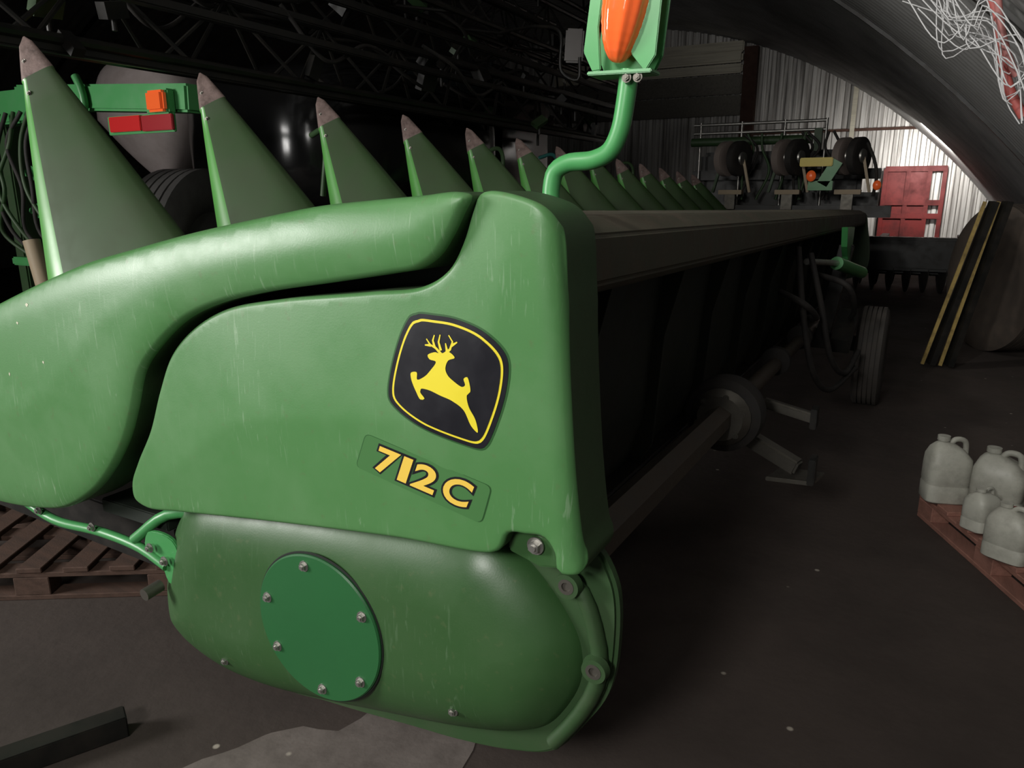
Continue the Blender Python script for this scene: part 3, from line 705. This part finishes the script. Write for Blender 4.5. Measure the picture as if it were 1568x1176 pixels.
wheel('front_wheel', (-5.0, 8.6, FLOOR + .8), .8, .42, (1, 0, 0), S)
box('cab', (-5.6, 9.2, 2.2), (1.6, 1.6, 1.7), S, mat('cab_glass', (.01, .012, .012), .12), bev=.15)
tube('mirror_arm', [(-3.6, 6.4, 2.9), (-3.05, 6.1, 2.84), (-2.82, 6, 2.75), (-2.80, 6, 2.45), (-2.65, 6, 2.38), (-2.64, 6, 2.55)], .014, S, BLK)
box('mirror', (-2.69, 6.0, 2.64), (.15, .05, .26), S, mat('mirror_shell', (.08, .07, .065), .3), rot=(0, .05, .4), bev=.03)
def truss(name, x, z, w, h, y0, y1, pitch, m):
    bm = bmesh.new()
    c = [(x, z), (x + w, z), (x + w / 2, z + h)]
    for cx, cz in c: cyl('', (cx, y0, cz), (cx, y1, cz), .028, None, None, seg=8, bm=bm)
    y = y0; s = 0
    while y < y1 - pitch:
        for (ax_, az), (bx_, bz) in ((c[0], c[2]), (c[1], c[2]), (c[0], c[1])):
            if s % 2: cyl('', (ax_, y, az), (bx_, y + pitch, bz), .014, None, None, seg=6, bm=bm)
            else: cyl('', (bx_, y, bz), (ax_, y + pitch, az), .014, None, None, seg=6, bm=bm)
        y += pitch; s += 1
    return from_bm(name, bm, S, m, True, 40)
YB = 10.3
truss('boom_1', -4.3, 2.22, .35, .45, 1.0, YB, .45, BLK)
truss('boom_2', -4.75, 2.75, .35, .45, .6, YB, .5, BLK)
truss('boom_3', -4.0, 2.95, .35, .5, .8, YB, .5, BLK)
truss('boom_4', -5.1, 3.3, .35, .5, 1.0, YB, .55, BLK)
truss('boom_5', -3.7, 3.5, .35, .4, 2.0, YB, .5, BLK)
box('boom_rail', (-3.98, 5.6, 2.20), (.05, 9.4, .10), S, BLK, bev=.01)
box('boom_rail_2', (-3.80, 5.6, 2.78), (.05, 9.4, .06), S, BLK, bev=.01)
for j, (z, x) in enumerate(((2.45, -3.75), (2.62, -3.9), (3.15, -3.65))):
    box('boom_angle_%d' % j, (x, 5.7, z), (.07, 9.2, .05), S, BLK, bev=.008)
bm = bmesh.new(); bg = bmesh.new(); bw = bmesh.new()
for i in range(90):
    r = random.Random(100 + i); y = r.uniform(1.6, 10); x = r.uniform(-4.6, -3.7); z = r.uniform(2.2, 3.6)
    tgt = bg if i % 6 == 0 else (bw if i % 9 == 1 else bm)
    box('', (x, y, z), (r.uniform(.03, .10), r.uniform(.03, .2), r.uniform(.04, .16)), None, None, rot=(r.uniform(-1, 1), r.uniform(-1, 1), 0), bm=tgt)
    if i % 2 == 0: cyl('', (x, y, z), (x, y, z - r.uniform(.1, .25)), .015, None, None, seg=10, bm=bm)
from_bm('boom_fittings', bm, S, BLK); from_bm('boom_green_fittings', bg, S, GD); from_bm('boom_nozzles', bw, S, DKST)
for i in range(22):
    r = random.Random(300 + i); y = 1.5 + i * .35; x = r.uniform(-4.4, -3.6); z = r.uniform(2.4, 3.3)
    tube('spray_hose_%d' % i, [(x, y, z), (x + .1, y + .3, z - r.uniform(.1, .4)), (x + r.uniform(-.1, .2), y + .8, z - r.uniform(.0, .3)), (x, y + 1.3, z + r.uniform(-.2, .3))], .014, S, BLKR)
TEAL = mat('teal_valve', (.02, .10, .09), .4)
for i in range(6):
    y = 3.6 + i * 1.1
    tube('green_valve_%d' % i, [(-3.3, y, 1.45), (-3.25, y, 1.75), (-3.35, y + .1, 1.85), (-3.55, y + .2, 1.83)], .018, S, TEAL if i == 3 else GD)

# seed drill parked behind the header
D = empty('seed_drill', (-1.6, 10.9, 1.4))
PWB = mat('press_wheel_brown', (.22, .18, .16), .5)
def press(x, y):
    for s in (-.085, .085):
        ax = (1, -.45, 0)
        c = Vector((x + s, y, 1.95)); A = Vector(ax).normalized()
        lathe('press_wheel', [(-.05, .0001), (-.045, .10), (-.06, .20), (-.045, .235), (.045, .235), (.06, .20), (.045, .10), (.05, .0001)], c, ax, D, PWB if s < 0 else BLKR, 40)
        lathe('press_wheel_cap', [(0, .0001), (.001, .09), (.02, .08), (.03, .04), (.03, .0001)], c + A * .052, ax, D, STEEL, 32)
    for s in (-.2, .2):
        box('fork', (x + s, y, 1.72), (.035, .06, .46), D, BEIGE if s > 0 else GD, rot=(0, -s * 1.2, 0))
    box('fork_base', (x, y, 1.5), (.32, .16, .06), D, BEIGE); box('fork_stem', (x, y, 1.40), (.14, .12, .26), D, DKST)
for x in (-2.44, -1.68, -.93): press(x, 10.9)
box('toolbar', (-1.7, 11.0, 1.25), (2.6, .15, .15), D, BLK)
for x in (-2.9, -1.2): box('stand', (x, 11.0, .5), (.12, .12, 1.32), D, BLK)
for z in (2.35, 2.47): cyl('rail', (-3.2, 11.6, z), (-1.35, 11.6, z), .022, D, STEEL)
for x in (-3.1, -2.5, -1.9, -1.35): cyl('rail_post', (x, 11.6, 1.3), (x, 11.6, 2.5), .02, D, STEEL)
cyl('drill_tube', (-3.2, 11.5, 2.22), (-1.5, 11.5, 2.22), .06, D, GD)
box('valve_block', (-1.42, 11.4, 2.2), (.10, .12, .30), D, GD, bev=.01)
for i in range(10):
    r = random.Random(900 + i); x = -1.9 + r.uniform(-.5, .7)
    tube('drill_pipe_%d' % i, [(x, 11.3, 2.3), (x + r.uniform(-.1, .2), 11.3, 2.1), (x + r.uniform(-.1, .2), 11.25, 1.8), (x, 11.2, 1.4)], .018, D, GD if i % 2 else BLKR)
box('drill_frame_beam', (-1.9, 11.7, 1.75), (2.6, .12, .14), D, BLK); box('drill_frame_beam', (-1.9, 11.7, 1.35), (2.6, .2, .3), D, BLK)
box('drill_hopper', (-2.0, 11.95, 1.72), (2.3, .2, .75), D, BLK, bev=.06)
plate('yellow_cap', [(-1.52, 10.62), (-1.12, 10.62), (-1.12, 10.74), (-1.52, 10.74)], 1.82, 1.93, D, mat('yellow_plastic', (.7, .55, .05), .4), axis='Z', bev=.01)
box('green_arm', (-1.15, 10.70, 1.74), (.14, .08, .34), D, GB, rot=(0, .5, 0)); box('green_arm_2', (-1.25, 10.70, 1.58), (.30, .08, .12), D, GB)
blob('amber_lamp', (-1.36, 10.58, 1.70), (.06, .04, .07), 1, AMB, D); blob('amber_lamp_2', (-.58, 10.65, 1.58), (.05, .04, .06), 1, AMB, D)
tube('drill_hose', [(-.75, 10.8, 2.1), (-.65, 10.7, 1.9), (-.6, 10.7, 1.7), (-.62, 10.8, 1.45)], .02, D, BLKR)

# ------------------------------------------------------------------ lights
def area(name, loc, tgt, size, power, col=(1, 1, 1), sy=None, spread=180):
    l = bpy.data.lights.new(name, 'AREA'); l.energy = power; l.color = col; l.shape = 'RECTANGLE'; l.size = size; l.size_y = sy or size
    l.spread = math.radians(spread)
    o = bpy.data.objects.new(name, l); COL.objects.link(o); o.location = loc
    o.rotation_euler = (Vector(tgt) - Vector(loc)).to_track_quat('-Z', 'Y').to_euler(); return o
area('doorway_daylight', (-6.2, -2.3, 2.2), (-2.2, 2.0, 1.2), 1.6, 150, (1, .985, .95), spread=120)
area('front_fill', (-.7, -2.6, 2.9), (-1.0, 1.4, .9), .9, 36, (1, .98, .94), spread=85)  # unseen fill added in front of the header
area('far_wall_fill', (.0, 17.2, 2.6), (.1, 20, 1.9), .6, 100, (1, .97, .92), spread=130)  # added light to brighten the right of the end wall, no fixture
area('roof_fill_mid', (-2.6, 5.0, 4.0), (1.4, 6.5, 2.6), .35, 20, (1, .97, .92), spread=110)  # added wash on the right roof slope, no fixture modelled
area('roof_fill_near', (-1.6, -.8, 3.2), (1.0, 5.5, 2.7), .3, 26, (1, .97, .92), spread=75)  # unseen light added to bring out the roof corrugation
w = bpy.data.worlds.new('world'); bpy.context.scene.world = w; w.use_nodes = True
w.node_tree.nodes['Background'].inputs[0].default_value = (.5, .55, .6, 1); w.node_tree.nodes['Background'].inputs[1].default_value = .015
bpy.context.scene.view_settings.view_transform = 'Standard'
